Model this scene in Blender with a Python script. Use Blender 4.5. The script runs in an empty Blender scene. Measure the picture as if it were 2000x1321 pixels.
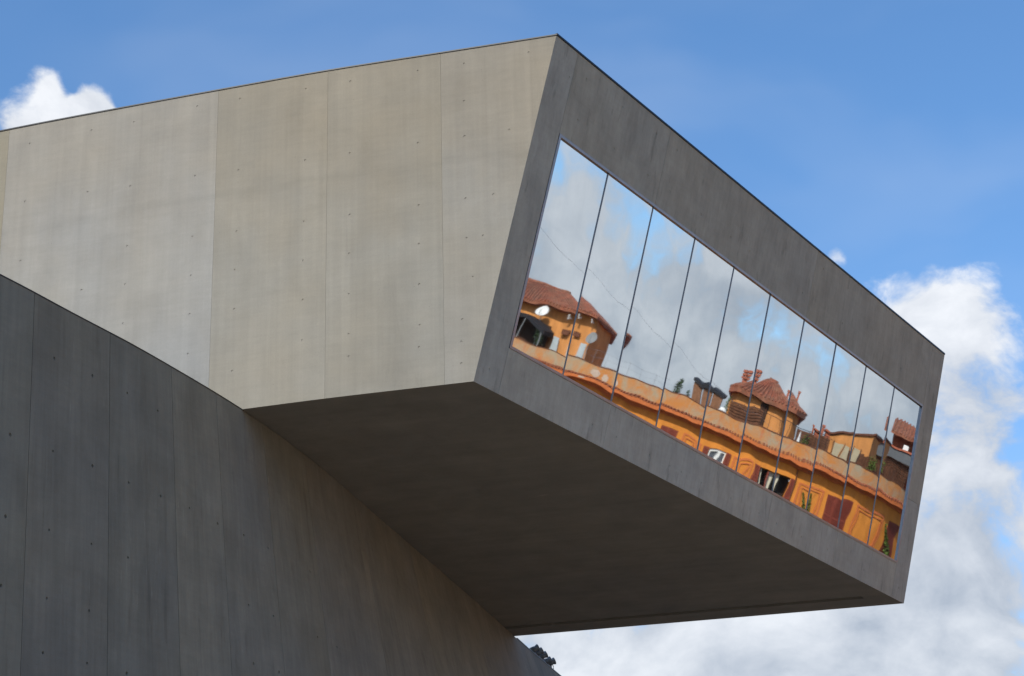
import bpy, bmesh, math, random
import numpy as np
from mathutils import Vector, Matrix, noise as mnoise

random.seed(7)
SC = bpy.context.scene
COL = SC.collection
R = math.radians

# ------------------------------------------------------------------ camera
FPX, CX, CY = 3839.0, 1000.0, 660.5          # focal length and centre in photo pixels (2000 wide)
PITCH, ROLL = R(21.534), R(-1.531)
CAM = np.array([0.0, 0.0, 1.6])
FW = np.array([0, math.cos(PITCH), math.sin(PITCH)])
_up = np.array([0, -math.sin(PITCH), math.cos(PITCH)])
_ri = np.array([1.0, 0, 0])
RI = math.cos(ROLL) * _ri + math.sin(ROLL) * _up
UP = -math.sin(ROLL) * _ri + math.cos(ROLL) * _up
cam = bpy.data.cameras.new('camera')
cam.sensor_width = 36.0
cam.lens = FPX / 2000 * 36.0
cam.clip_start = 0.1
cam.clip_end = 6000
cam_ob = bpy.data.objects.new('camera', cam)
COL.objects.link(cam_ob)
mw = Matrix.Identity(4)
for i in range(3):
    mw[i][0], mw[i][1], mw[i][2], mw[i][3] = RI[i], UP[i], -FW[i], CAM[i]
cam_ob.matrix_world = mw
SC.camera = cam_ob


def ray(x, y):
    d = FW + RI * (x - CX) / FPX + UP * (CY - y) / FPX
    return d / np.linalg.norm(d)


# ------------------------------------------------------------------ light
SUN_AZ, SUN_EL = R(-141), R(40)
SKY_STRENGTH = 0.15
SUN_STRENGTH = 3.7
sdir = Vector((math.sin(SUN_AZ) * math.cos(SUN_EL), math.cos(SUN_AZ) * math.cos(SUN_EL), math.sin(SUN_EL)))
sun = bpy.data.lights.new('sun', 'SUN')
sun.energy = SUN_STRENGTH
sun.angle = R(0.53)
sun.color = (1.0, 0.935, 0.81)
sun_ob = bpy.data.objects.new('sun', sun)
sun_ob.rotation_euler = sdir.to_track_quat('Z', 'Y').to_euler()
sun_ob.location = (-30, -40, 60)
COL.objects.link(sun_ob)

SC.view_settings.view_transform = 'Standard'
SC.view_settings.look = 'None'
SC.view_settings.exposure = 0.35
SC.view_settings.gamma = 1.0
SC.view_settings.use_curve_mapping = False
SC.cycles.use_adaptive_sampling = True
SC.cycles.adaptive_threshold = 0.02
SC.cycles.max_bounces = 6
SC.cycles.diffuse_bounces = 3
SC.cycles.glossy_bounces = 3


class NT:
    """small helper around a node tree"""
    def __init__(s, tree):
        s.t = tree
        s.t.nodes.clear()

    def n(s, kind, **kw):
        nd = s.t.nodes.new(kind)
        for k, v in kw.items():
            setattr(nd, k, v)
        return nd

    def put(s, sock, v):
        if isinstance(v, bpy.types.NodeSocket):
            s.t.links.new(v, sock)
        elif v is not None:
            if sock.type == 'RGBA' and not isinstance(v, (int, float)) and len(v) == 3:
                v = (*v, 1)
            sock.default_value = v

    def math(s, op, a, b=None, c=None, clamp=False):
        nd = s.n('ShaderNodeMath', operation=op, use_clamp=clamp)
        for i, v in enumerate((a, b, c)):
            s.put(nd.inputs[i], v)
        return nd.outputs[0]

    def vec(s, op, a, b=None):
        nd = s.n('ShaderNodeVectorMath', operation=op)
        s.put(nd.inputs[0], a)
        if b is not None:
            s.put(nd.inputs['Scale'] if op == 'SCALE' else nd.inputs[1], b)
        return nd.outputs['Value'] if op in ('DISTANCE', 'LENGTH', 'DOT_PRODUCT') else nd.outputs[0]

    def noise(s, v, scale, detail=4, rough=.5, dist=0.0, col=False):
        nd = s.n('ShaderNodeTexNoise')
        s.put(nd.inputs['Vector'], v)
        nd.inputs['Scale'].default_value = scale
        nd.inputs['Detail'].default_value = detail
        nd.inputs['Roughness'].default_value = rough
        nd.inputs['Distortion'].default_value = dist
        return nd.outputs['Color' if col else 'Fac']

    def map(s, v, a, b, c=0.0, d=1.0, smooth=False):
        nd = s.n('ShaderNodeMapRange', interpolation_type='SMOOTHSTEP' if smooth else 'LINEAR')
        for i, q in enumerate((v, a, b, c, d)):
            s.put(nd.inputs[i], q)
        return nd.outputs[0]

    def mix(s, f, a, b, mode='MIX'):
        nd = s.n('ShaderNodeMix', data_type='RGBA', blend_type=mode)
        s.put(nd.inputs[0], f)
        s.put(nd.inputs[6], a)
        s.put(nd.inputs[7], b)
        return nd.outputs[2]

    def scale(s, v, xyz):
        nd = s.n('ShaderNodeMapping')
        s.put(nd.inputs['Vector'], v)
        nd.inputs['Scale'].default_value = xyz
        return nd.outputs[0]


# ------------------------------------------------------------------ sky with cumulus clouds
world = bpy.data.worlds.new('World')
SC.world = world
world.cycles.sampling_method = 'MANUAL'
world.cycles.sample_map_resolution = 512
world.use_nodes = True
W = NT(world.node_tree)
sky = W.n('ShaderNodeTexSky', sky_type='NISHITA')
sky.sun_disc = False
sky.sun_elevation = SUN_EL
sky.sun_rotation = SUN_AZ
sky.air_density = 1.0
sky.dust_density = 0.9
sky.ozone_density = 3.0
hs = W.n('ShaderNodeHueSaturation')
hs.inputs['Saturation'].default_value = 1.17
hs.inputs['Value'].default_value = 1.08
W.put(hs.inputs['Color'], sky.outputs[0])
dirv = W.vec('NORMALIZE', W.n('ShaderNodeTexCoord').outputs['Generated'])
sep = W.n('ShaderNodeSeparateXYZ')
W.put(sep.inputs[0], dirv)
dz = sep.outputs[2]
warp = W.vec('SCALE', W.vec('SUBTRACT', W.noise(dirv, 9, 3, .5, col=True), (.5, .5, .5)), 0.05)
dw = W.vec('ADD', dirv, warp)
sq = W.scale(dw, (1, 1, 1.35))
SEED = (3.7, 1.2, 5.1)
p0 = W.vec('ADD', sq, SEED)
nz = W.noise(p0, 9.0, 7, .56)
off = tuple(SEED[i] + (0.018, 0.0, 0.03)[i] - 2 * 0.018 * (i == 0) for i in range(3))
nz2 = W.noise(W.vec('ADD', sq, off), 9.0, 3, .5)
big = W.noise(p0, 3.2, 2, .5)
# more cloud towards the horizon, clear overhead
cover = W.math('ADD', W.map(dz, 0.42, 0.20, -0.28, 0.16), W.map(dz, 0.24, 0.12, 0.0, 0.24))
cover = W.math('ADD', cover, W.math('MULTIPLY', W.math('SUBTRACT', big, 0.5), 0.55))
LOBES = [((85, 300), .055, .50), ((65, 185), .018, .30), ((185, 215), .022, .85), ((130, 185), .010, -.35), ((20, 270), .022, .3), ((120, 220), .02, .3), ((205, 235), .018, .30),
         ((1830, 780), .075, .30), ((1900, 610), .036, .34), ((1790, 610), .034, .32), ((1900, 1000), .075, .22),
         ((1642, 508), .013, .46), ((1030, 1275), .05, .30), ((1500, 1290), .12, .25), ((1850, 1220), .06, .22),
         ((700, 40), .12, -.30), ((1500, 250), .07, -.30), ((1995, 560), .022, -.3), ((1985, 1065), .016, -.12), ((1960, 1080), .05, .16), ((2000, 850), .012, -.25)]
fine_n = W.noise(p0, 36.0, 5, .6)
dens_in = W.math('ADD', W.math('MULTIPLY_ADD', W.math('SUBTRACT', nz, 0.5), 1.25, 0.5), cover)
dens_in = W.math('ADD', dens_in, W.math('MULTIPLY', W.math('SUBTRACT', fine_n, 0.5), 0.42))
for (px, py), r, amp in LOBES:
    c = ray(px, py)
    dist = W.vec('DISTANCE', dw, tuple(float(v) for v in c))
    dens_in = W.math('ADD', dens_in, W.map(dist, r, 0.0, 0.0, amp, smooth=True))
dens = W.map(dens_in, 0.49, 0.77, 0, 1, smooth=True)
lit = W.math('ADD', 0.66, W.math('MULTIPLY', W.math('SUBTRACT', nz, nz2), 1.5), clamp=True)
lit = W.math('ADD', lit, W.math('ADD', W.math('MULTIPLY', W.math('SUBTRACT', fine_n, 0.5), 0.55), W.math('MULTIPLY', W.math('SUBTRACT', W.noise(p0, 5.5, 3, .5), 0.5), 0.9)), clamp=True)
lit = W.math('ADD', lit, W.map(dz, 0.10, 0.46, -0.34, 0.20), clamp=True)
K = 1 / SKY_STRENGTH
ccol = W.mix(lit, (.27 * K, .315 * K, .385 * K), (.76 * K, .775 * K, .80 * K))
wisp = W.noise(W.scale(dw, (2.2, 2.2, 6.0)), 2.0, 3, .5, .3)
skyblue = W.mix(W.map(wisp, .40, .75, 0, .11, smooth=True), hs.outputs[0], (.62 * K, .66 * K, .72 * K))
skycol = W.mix(W.math('MULTIPLY', dens, 0.93), skyblue, ccol)
bg = W.n('ShaderNodeBackground')
W.put(bg.inputs[0], skycol)
bg.inputs[1].default_value = SKY_STRENGTH
W.put(W.n('ShaderNodeOutputWorld').inputs[0], bg.outputs[0])


# ------------------------------------------------------------------ materials
MATS = {}


def principled(name, color=(.5, .5, .5), rough=.7, metal=0.0, var=0.0, vscale=3.0, bump=0.0, bscale=30.0, spec=.3, tint=False, streak=0.0):
    m = bpy.data.materials.new(name)
    m.use_nodes = True
    t = NT(m.node_tree)
    b = t.n('ShaderNodeBsdfPrincipled')
    co = t.n('ShaderNodeTexCoord').outputs['Object']
    c = (*color, 1)
    if var > 0:
        f = t.noise(co, vscale, 6, .6)
        f = t.map(f, .3, .7, 1 - var, 1 + var)
        if streak:
            g = t.noise(t.scale(co, (1, 1, .08)), vscale * 2.5, 4, .6)
            f = t.math('MULTIPLY', f, t.map(g, .3, .7, 1 - streak, 1 + streak))
        v = t.vec('SCALE', color, f)
        c = v
    if tint:
        c = t.mix(1.0, c, t.n('ShaderNodeObjectInfo').outputs['Color'], 'MULTIPLY')
    t.put(b.inputs['Base Color'], c)
    b.inputs['Roughness'].default_value = rough
    b.inputs['Metallic'].default_value = metal
    b.inputs['Specular IOR Level'].default_value = spec
    if bump > 0:
        bp = t.n('ShaderNodeBump')
        bp.inputs['Strength'].default_value = bump
        bp.inputs['Distance'].default_value = .02
        t.put(bp.inputs['Height'], t.noise(co, bscale, 5, .6))
        t.put(b.inputs['Normal'], bp.outputs[0])
    t.put(t.n('ShaderNodeOutputMaterial').inputs[0], b.outputs[0])
    MATS[name] = m
    return m


def concrete(name, base, warm, cool, mott=.10, streak=.08, scratch=0.0, bump=.25, boards=0.0, topdirt=0.0, drips=0.0):
    m = bpy.data.materials.new(name)
    m.use_nodes = True
    t = NT(m.node_tree)
    co = t.n('ShaderNodeTexCoord').outputs['Object']
    inf = t.n('ShaderNodeObjectInfo')
    shift = t.vec('SCALE', (13.1, 7.7, 3.3), t.math('MULTIPLY', inf.outputs['Random'], 10.0))
    cs = t.vec('ADD', co, shift)
    # slow warm / cool clouding of the cast surface
    a = t.noise(cs, .28, 5, .55)
    col = t.mix(t.map(a, .35, .65), warm, cool)
    # mottling
    b_ = t.map(t.noise(cs, .9, 8, .62, .4), .28, .72, 1 - mott, 1 + mott)
    # soft vertical run marks and shuttering stripes
    s1 = t.map(t.noise(t.scale(cs, (1, 1, .035)), 2.2, 5, .6), .3, .7, 1 - streak, 1 + streak)
    s2 = t.map(t.noise(t.scale(cs, (1, 1, .02)), 9.0, 3, .6), .3, .7, 1 - streak * .7, 1 + streak * .7)
    # faint horizontal ply grain
    s3 = t.map(t.noise(t.scale(cs, (.12, .12, 1)), 11.0, 4, .65), .3, .7, 1 - .035, 1 + .035)
    fine = t.map(t.noise(cs, 38, 4, .7), .3, .7, .95, 1.05)
    f = t.math('MULTIPLY', t.math('MULTIPLY', t.math('MULTIPLY', b_, s1), t.math('MULTIPLY', s2, s3)), fine)
    # small air holes
    vor = t.n('ShaderNodeTexVoronoi')
    t.put(vor.inputs['Vector'], co)
    vor.inputs['Scale'].default_value = 3.1
    pit = t.map(vor.outputs['Distance'], .018, .035, .72, 1.0)
    f = t.math('MULTIPLY', f, pit)
    # rain stains: darker blotches with a ragged edge, dragged downwards
    st = t.noise(t.scale(cs, (1, 1, .22)), .8, 9, .68, .6)
    f = t.math('MULTIPLY', f, t.map(st, .60, .74, 1.0, .86, smooth=True))
    if scratch:
        sc_ = t.noise(t.scale(cs, (1, 1, .06)), 14.0, 6, .75, .2)
        lum = t.noise(cs, .7, 3, .5)
        k = t.math('MULTIPLY', t.map(sc_, .58, .75, 0, scratch, smooth=True), t.map(lum, .42, .62))
        f = t.math('ADD', f, k)
    if drips:
        dn = t.noise(t.scale(cs, (1, 1, .045)), 4.2, 5, .62)
        f = t.math('MULTIPLY', f, t.map(dn, .58, .72, 1.0, 1 - drips, smooth=True))
    if topdirt:
        # brown weathering that has washed down unevenly from the roof edge, and the faint line of a pour
        sp_ = t.n('ShaderNodeSeparateXYZ')
        t.put(sp_.inputs[0], co)
        zz_ = t.math('ADD', sp_.outputs[2], t.math('MULTIPLY', t.math('SUBTRACT', t.noise(t.scale(cs, (1, 1, .4)), .7, 6, .6), .5), 5.0))
        col = t.mix(t.math('MULTIPLY', t.map(zz_, 3.0, 6.5, 0, 1, smooth=True), topdirt), col, t.mix(1.0, col, (.96, .905, .83), 'MULTIPLY'))
        wob = t.math('ADD', sp_.outputs[2], t.math('MULTIPLY', t.noise(cs, .8, 4, .5), .5))
        ln = t.math('ABSOLUTE', t.math('SUBTRACT', wob, 5.35))
        f = t.math('MULTIPLY', f, t.map(ln, 0.0, .16, .95, 1.0, smooth=True))
    if boards:
        # shuttering boards that run along the gallery, and a few pale scrapes
        cmb = t.n('ShaderNodeCombineXYZ')
        along = t.vec('DOT_PRODUCT', co, (-.969, .246, 0))
        across = t.vec('DOT_PRODUCT', co, (.246, .969, 0))
        t.put(cmb.inputs[0], t.math('MULTIPLY', along, .045))
        t.put(cmb.inputs[1], across)
        f = t.math('MULTIPLY', f, t.map(t.noise(cmb.outputs[0], 2.6, 6, .7), .3, .7, 1 - boards, 1 + boards))
        c2 = t.n('ShaderNodeCombineXYZ')
        t.put(c2.inputs[0], t.math('MULTIPLY', along, .22))
        t.put(c2.inputs[1], across)
        f = t.math('ADD', f, t.map(t.noise(c2.outputs[0], 3.3, 3, .8, .3), .70, .76, 0, .7))
    col = t.vec('SCALE', col, f)
    col = t.mix(1.0, col, inf.outputs['Color'], 'MULTIPLY')
    b = t.n('ShaderNodeBsdfPrincipled')
    t.put(b.inputs['Base Color'], col)
    b.inputs['Roughness'].default_value = .78
    b.inputs['Specular IOR Level'].default_value = .28
    bp = t.n('ShaderNodeBump')
    bp.inputs['Strength'].default_value = bump
    bp.inputs['Distance'].default_value = .01
    h = t.math('ADD', t.math('ADD', t.noise(cs, 45, 5, .65), t.math('MULTIPLY', pit, 1.5)), t.math('MULTIPLY', t.noise(cs, 1.2, 3, .5), 2.0))
    t.put(bp.inputs['Height'], h)
    t.put(b.inputs['Normal'], bp.outputs[0])
    t.put(t.n('ShaderNodeOutputMaterial').inputs[0], b.outputs[0])
    MATS[name] = m
    return m


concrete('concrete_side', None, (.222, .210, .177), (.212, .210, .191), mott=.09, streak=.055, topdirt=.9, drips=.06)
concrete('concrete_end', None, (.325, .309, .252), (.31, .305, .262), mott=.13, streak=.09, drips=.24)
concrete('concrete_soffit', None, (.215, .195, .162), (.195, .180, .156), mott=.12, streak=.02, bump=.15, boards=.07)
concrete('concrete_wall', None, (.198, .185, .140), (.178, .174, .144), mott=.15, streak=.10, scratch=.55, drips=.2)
principled('joint_filler', (.10, .095, .085), .9, var=.2)
principled('joint_pale', (.15, .14, .12), .9, var=.2)
principled('coping_metal', (.035, .037, .04), .45, metal=.6)
principled('frame_metal', (.25, .265, .29), .38, metal=.85, var=.12, vscale=2)
principled('mullion_metal', (.19, .20, .215), .4, metal=.5)
principled('dark_room', (.02, .02, .022), .9)


def mirror_glass():
    m = bpy.data.materials.new('mirror_glass')
    m.use_nodes = True
    t = NT(m.node_tree)
    g = t.n('ShaderNodeBsdfGlossy')
    g.inputs['Roughness'].default_value = 0.018
    co = t.n('ShaderNodeTexCoord').outputs['Object']
    dirt = t.map(t.noise(t.scale(co, (1, 1, .15)), 2.5, 6, .7), .35, .75, 0.0, .05)
    t.put(g.inputs['Color'], (.71, .73, .735))
    d = t.n('ShaderNodeBsdfDiffuse')
    t.put(d.inputs['Color'], (.35, .36, .36))
    mx = t.n('ShaderNodeMixShader')
    t.put(mx.inputs[0], dirt)
    t.put(mx.inputs[1], g.outputs[0])
    t.put(mx.inputs[2], d.outputs[0])
    t.put(t.n('ShaderNodeOutputMaterial').inputs[0], mx.outputs[0])
    MATS['mirror_glass'] = m


mirror_glass()


# ------------------------------------------------------------------ object helpers
def empty(name, loc):
    o = bpy.data.objects.new(name, None)
    o.empty_display_size = .5
    o.location = tuple(float(v) for v in loc)
    COL.objects.link(o)
    return o


def tag(o, label=None, cat=None, group=None, kind=None):
    for k, v in (('label', label), ('category', cat), ('group', group), ('kind', kind)):
        if v:
            o[k] = v
    return o


BASE = {}


def world_base(o):
    b = np.zeros(3)
    while o is not None:
        b = b + np.array(o.location)
        o = o.parent
    return b


def mesh_ob(name, verts, faces, mat, parent=None, smooth=False, color=None):
    me = bpy.data.meshes.new(name)
    base = world_base(parent)
    me.from_pydata([tuple(float(c) for c in (np.asarray(v) - base)) for v in verts], [], faces)
    me.materials.append(MATS[mat])
    if smooth:
        me.polygons.foreach_set('use_smooth', [True] * len(me.polygons))
    bm = bmesh.new()
    bm.from_mesh(me)
    bmesh.ops.recalc_face_normals(bm, faces=bm.faces)
    bm.to_mesh(me)
    bm.free()
    o = bpy.data.objects.new(name, me)
    if parent is not None:
        o.parent = parent
    if color:
        o.color = (*color, 1) if len(color) == 3 else color
    COL.objects.link(o)
    return o


class MB:
    """collects shapes for one mesh"""
    def __init__(s):
        s.v, s.f = [], []

    def add(s, v, f):
        k = len(s.v)
        s.v += [np.asarray(p, float) for p in v]
        s.f += [tuple(i + k for i in q) for q in f]
        return s

    def hexa(s, p):      # 8 corners, bottom four then top four
        return s.add(p, [(0, 3, 2, 1), (4, 5, 6, 7), (0, 1, 5, 4), (1, 2, 6, 5), (2, 3, 7, 6), (3, 0, 4, 7)])

    def grid_solid(s, G, H):      # G and H: front and back grids of points [row][col]
        nr, nc = len(G), len(G[0])
        v = [p for r in G for p in r] + [p for r in H for p in r]
        k = nr * nc
        f = []
        ix = lambda r, c: r * nc + c
        for r in range(nr - 1):
            for c in range(nc - 1):
                f.append((ix(r, c), ix(r, c + 1), ix(r + 1, c + 1), ix(r + 1, c)))
                f.append((k + ix(r, c), k + ix(r + 1, c), k + ix(r + 1, c + 1), k + ix(r, c + 1)))
        for c in range(nc - 1):
            f.append((ix(0, c + 1), ix(0, c), k + ix(0, c), k + ix(0, c + 1)))
            f.append((ix(nr - 1, c), ix(nr - 1, c + 1), k + ix(nr - 1, c + 1), k + ix(nr - 1, c)))
        for r in range(nr - 1):
            f.append((ix(r, 0), ix(r + 1, 0), k + ix(r + 1, 0), k + ix(r, 0)))
            f.append((ix(r + 1, nc - 1), ix(r, nc - 1), k + ix(r, nc - 1), k + ix(r + 1, nc - 1)))
        return s.add(v, f)

    def tube(s, pts, rad, n=6, closed_ends=True):
        pts = [np.asarray(p, float) for p in pts]
        rads = rad if isinstance(rad, (list, tuple)) else [rad] * len(pts)
        rings = []
        for i, p in enumerate(pts):
            t = pts[min(i + 1, len(pts) - 1)] - pts[max(i - 1, 0)]
            t = t / (np.linalg.norm(t) + 1e-12)
            a = np.cross(t, (0, 0, 1.0))
            if np.linalg.norm(a) < 1e-3:
                a = np.cross(t, (0, 1.0, 0))
            a /= np.linalg.norm(a)
            b = np.cross(t, a)
            rings.append([p + rads[i] * (a * math.cos(2 * math.pi * k / n) + b * math.sin(2 * math.pi * k / n)) for k in range(n)])
        v = [q for r in rings for q in r]
        f = [(i * n + k, i * n + (k + 1) % n, (i + 1) * n + (k + 1) % n, (i + 1) * n + k) for i in range(len(pts) - 1) for k in range(n)]
        if closed_ends:
            f += [tuple(range(n)), tuple((len(pts) - 1) * n + k for k in range(n))]
        return s.add(v, f)

    def build(s, name, mat, parent=None, smooth=False, color=None):
        return mesh_ob(name, s.v, s.f, mat, parent, smooth, color)


def drill(ob, holes, rad=.025, depth=.010):
    """cut round formwork-tie holes (point, outward normal; world coordinates) into a panel"""
    if not holes:
        return
    base = world_base(ob)
    cut = MB()
    for P, n in holes:
        n = np.asarray(n) / np.linalg.norm(n)
        r = rad * random.uniform(.8, 1.15)
        cut.tube([P + n * .03, P - n * .001, P - n * depth], [r * 1.12, r * 1.02, r * .8], 10)
    c = cut.build('cutter', 'joint_filler')
    c.location = -base
    ob_loc_parent = ob.parent
    ob.parent = None
    mod = ob.modifiers.new('b', 'BOOLEAN')
    mod.operation = 'DIFFERENCE'
    mod.solver = 'EXACT'
    mod.object = c
    dg = bpy.context.evaluated_depsgraph_get()
    me = bpy.data.meshes.new_from_object(ob.evaluated_get(dg))
    ob.modifiers.clear()
    if len(me.polygons) > 4:
        old = ob.data
        ob.data = me
        me.name = old.name
        bpy.data.meshes.remove(old)
    cm = c.data
    bpy.data.objects.remove(c)
    bpy.data.meshes.remove(cm)
    ob.parent = ob_loc_parent


def spline(P, n=10):
    P = np.array(P, float)
    P = np.vstack([2 * P[0] - P[1], P, 2 * P[-1] - P[-2]])
    out = []
    for i in range(1, len(P) - 2):
        a, b, c, d = P[i - 1:i + 3]
        for k in range(n):
            t = k / n
            out.append(.5 * (2 * b + (c - a) * t + (2 * a - 5 * b + 4 * c - d) * t * t + (3 * b - a - 3 * c + d) * t ** 3))
    out.append(P[-2])
    return np.array(out)


class Path:
    """plan curve with arc length"""
    def __init__(s, pts, smooth=0):
        s.p = np.array(pts, float)
        for _ in range(smooth):
            s.p[1:-1] = .25 * s.p[:-2] + .5 * s.p[1:-1] + .25 * s.p[2:]
        s.u = np.concatenate([[0], np.cumsum(np.linalg.norm(np.diff(s.p, axis=0), axis=1))])
        t = np.gradient(s.p, axis=0)
        t /= np.linalg.norm(t, axis=1)[:, None]
        s.t = t
        s.nrm = np.stack([-t[:, 1], t[:, 0]], 1)

    def at(s, u, off=0.0, z=0.0):
        lo, hi = s.u[0], s.u[-1]
        uc = min(max(u, lo), hi)
        f = lambda a: np.array([np.interp(uc, s.u, a[:, 0]), np.interp(uc, s.u, a[:, 1])])
        p = f(s.p) + f(s.nrm) * off + f(s.t) * (u - uc)
        return np.array([p[0], p[1], z])

    def n(s, u):
        v = np.array([np.interp(u, s.u, s.nrm[:, 0]), np.interp(u, s.u, s.nrm[:, 1]), 0])
        return v / np.linalg.norm(v)

    def tan(s, u):
        v = np.array([np.interp(u, s.u, s.t[:, 0]), np.interp(u, s.u, s.t[:, 1]), 0])
        return v / np.linalg.norm(v)

    def near(s, q):
        return float(s.u[np.argmin(((s.p - np.asarray(q)[:2]) ** 2).sum(1))])


# ------------------------------------------------------------------ museum gallery: the cantilevered box
ZS, ZT = 15.6, 23.378                     # soffit and roof edge
az = lambda a: np.array([math.sin(a), math.cos(a), 0.0])
FD, SD = az(R(31.441)), az(R(-75.777))    # along the end face; along the side wall
LEAN = R(14.532)
LD = np.array([0, 0, math.cos(LEAN)]) - SD * math.sin(LEAN)
d0 = ray(925, 745)
B0 = CAM + d0 * (ZS - CAM[2]) / d0[2]
FN = np.cross(FD, LD)
FN /= np.linalg.norm(FN)
if FN @ (CAM - B0) < 0:
    FN = -FN
TT = (ZT - ZS) / math.cos(LEAN)
SW = 23.76


def fp(s, t, d=0.0):                      # point of the end face; d metres in front of it
    return B0 + FD * s + LD * t + FN * d


def face_hit(px, py):
    d = ray(px, py)
    return CAM + d * ((B0 - CAM) @ FN) / (d @ FN)


def face_st(px, py):
    return np.linalg.lstsq(np.stack([FD, LD], 1), face_hit(px, py) - B0, rcond=None)[0]


gal = empty('museum_gallery', (B0[0] + 3, B0[1] + 12, ZS))
tag(gal, 'cantilevered bare concrete museum gallery with leaning end face and long mirrored window', 'building')

# side wall, in plan from the corner backwards; panels split at the casting joints
B2 = B0[:2]
side = Path(spline([B2, B2 + SD[:2] * .31, B2 + SD[:2] * .62, (-3.95, 38.64), (-6.51, 39.40), (-8.95, 40.15), (-11.66, 41.02), (-16.2, 42.6), (-22.0, 44.8)], 12))
jx = [side.near(q) for q in ((-1.41, 37.985), (-3.95, 38.64), (-6.51, 39.40), (-11.66, 41.02), (-16.9, 42.87))]
TH, GAP = .22, .0018
SGN = 1.0 if side.n(2.0) @ (CAM - B0) > 0 else -1.0
TONE_SIDE = [(.955, .95, .955), (.95, .938, .915), (.95, .938, .915), (1.03, 1.065, 1.15), (.95, .95, .90), (1, 1, 1)]
edges = [0.0] + jx + [float(side.u[-1])]
side_panels = []
NC = 6
for i in range(len(edges) - 1):
    a, b = edges[i] + (GAP if i else 0), edges[i + 1] - GAP
    G, H = [], []
    for r in range(5):
        fr = r / 4
        z = ZS + (ZT - ZS) * fr
        a_r = a - (z - ZS) * math.tan(LEAN) if i == 0 else a
        g, h = [], []
        for c in range(NC + 1):
            u = a_r + (b - a_r) * c / NC
            g.append(side.at(u, 0, z))
            # back face; the first panel is mitred along the leaning end
            q = side.at(u, -TH * SGN, z + (.25 if r == 0 else 0))
            if i == 0 and c == 0:
                q = g[-1] + FD * TH * 1.045 + SD * .12 + np.array((0, 0, .25 if r == 0 else 0))
            h.append(q)
        G.append(g)
        H.append(h)
    m = MB().grid_solid(G, H)
    o = m.build('wall_panel', 'concrete_side', gal, color=TONE_SIDE[i])
    side_panels.append((o, a, b, i))
# which way is outwards for the side wall
if side.n(2.0) @ (CAM - B0) < 0:
    side.nrm = -side.nrm
SIDE_OUT = side.n(2.0)

holes_side = [(358, 510), (523, 478), (771, 416), (117, 562), (98, 788), (343, 750), (509, 728), (762, 688), (80, 1020), (497, 962),
              (752, 925), (319, 1134), (489, 1111), (746, 1077), (741, 1228), (480, 1264), (938, 387), (1195, 348), (932, 665), (1192, 627),
              (924, 904), (1187, 866), (917, 1054), (1184, 1018), (915, 1208), (1183, 1172), (1369, 319), (1632, 277), (1367, 599),
              (1633, 559), (1367, 840), (1636, 803), (1364, 991), (1637, 954), (1363, 1149), (1638, 1112), (1640, 1270), (1362, 1305),
              (1813, 249), (1813, 395), (1815, 533), (1990, 507), (1819, 776), (1927, 760), (1823, 930), (1887, 921), (1847, 1082),
              (1806, 1248), (2065, 205), (734, 1383), (907, 1450), (1180, 1330), (1362, 1393), (1637, 1357), (1803, 1335), (1803, 1420)]
side_holes = {i: [] for i in range(10)}
for hx, hy in holes_side:
    d = ray(hx / 2, hy / 2)
    # march the ray on to the curved wall in plan
    best = None
    K = np.vstack([side.at(-2.5, 0)[:2], side.p])
    for k in range(len(K) - 1):
        a, e = K[k], K[k + 1] - K[k]
        M = np.array([[d[0], -e[0]], [d[1], -e[1]]])
        if abs(np.linalg.det(M)) < 1e-9:
            continue
        t, s_ = np.linalg.solve(M, a - CAM[:2])
        if t > 0 and 0 <= s_ <= 1:
            best = CAM + d * t
            break
    if best is None or not (ZS + .15 < best[2] < ZT - .15):
        continue
    u = side.near(best) if best[0] < B0[0] else -1.0
    for o, a, b, i in side_panels:
        if (i == 0 and u < b - .08) or (i and a + .08 < u < b - .08):
            side_holes[i].append((best, side.n(max(u, 0))))
for o, a, b, i in side_panels:
    drill(o, side_holes[i])

# core behind the panels so the joints read as shallow grooves
cu = [0.06 + k * (side.u[-1] - .06) / 24 for k in range(25)]
MB().grid_solid([[side.at(u, -.018, ZS + .02) for u in cu], [side.at(u, -.018, ZT - .03) for u in cu]],
                [[side.at(u, -.20, ZS + .02) for u in cu], [side.at(u, -.20, ZT - .03) for u in cu]]).build('joint_core', 'joint_pale', gal)

# end face: concrete ring of panels round the window
WS0, WS1, WT0, WT1 = 1.02, 22.70, 1.095, 6.01
FT = .30


def face_panel(s0, s1, t0, t1, color, slant0=0.0, mitre=0.0):
    n = max(2, int((s1 - s0) / 1.2))
    k = max(2, int((t1 - t0) / 1.2))
    G = [[fp(s0 + (s1 - s0) * c / n, t0 + (t1 - t0) * r / k) for c in range(n + 1)] for r in range(k + 1)]
    H = [[p - FN * FT + (FD * mitre * (1 - c / n)) for c, p in enumerate(row)] for row in G]
    return MB().grid_solid(G, H).build('end_panel', 'concrete_end', gal, color=color), (s0, s1, t0, t1)


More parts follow.
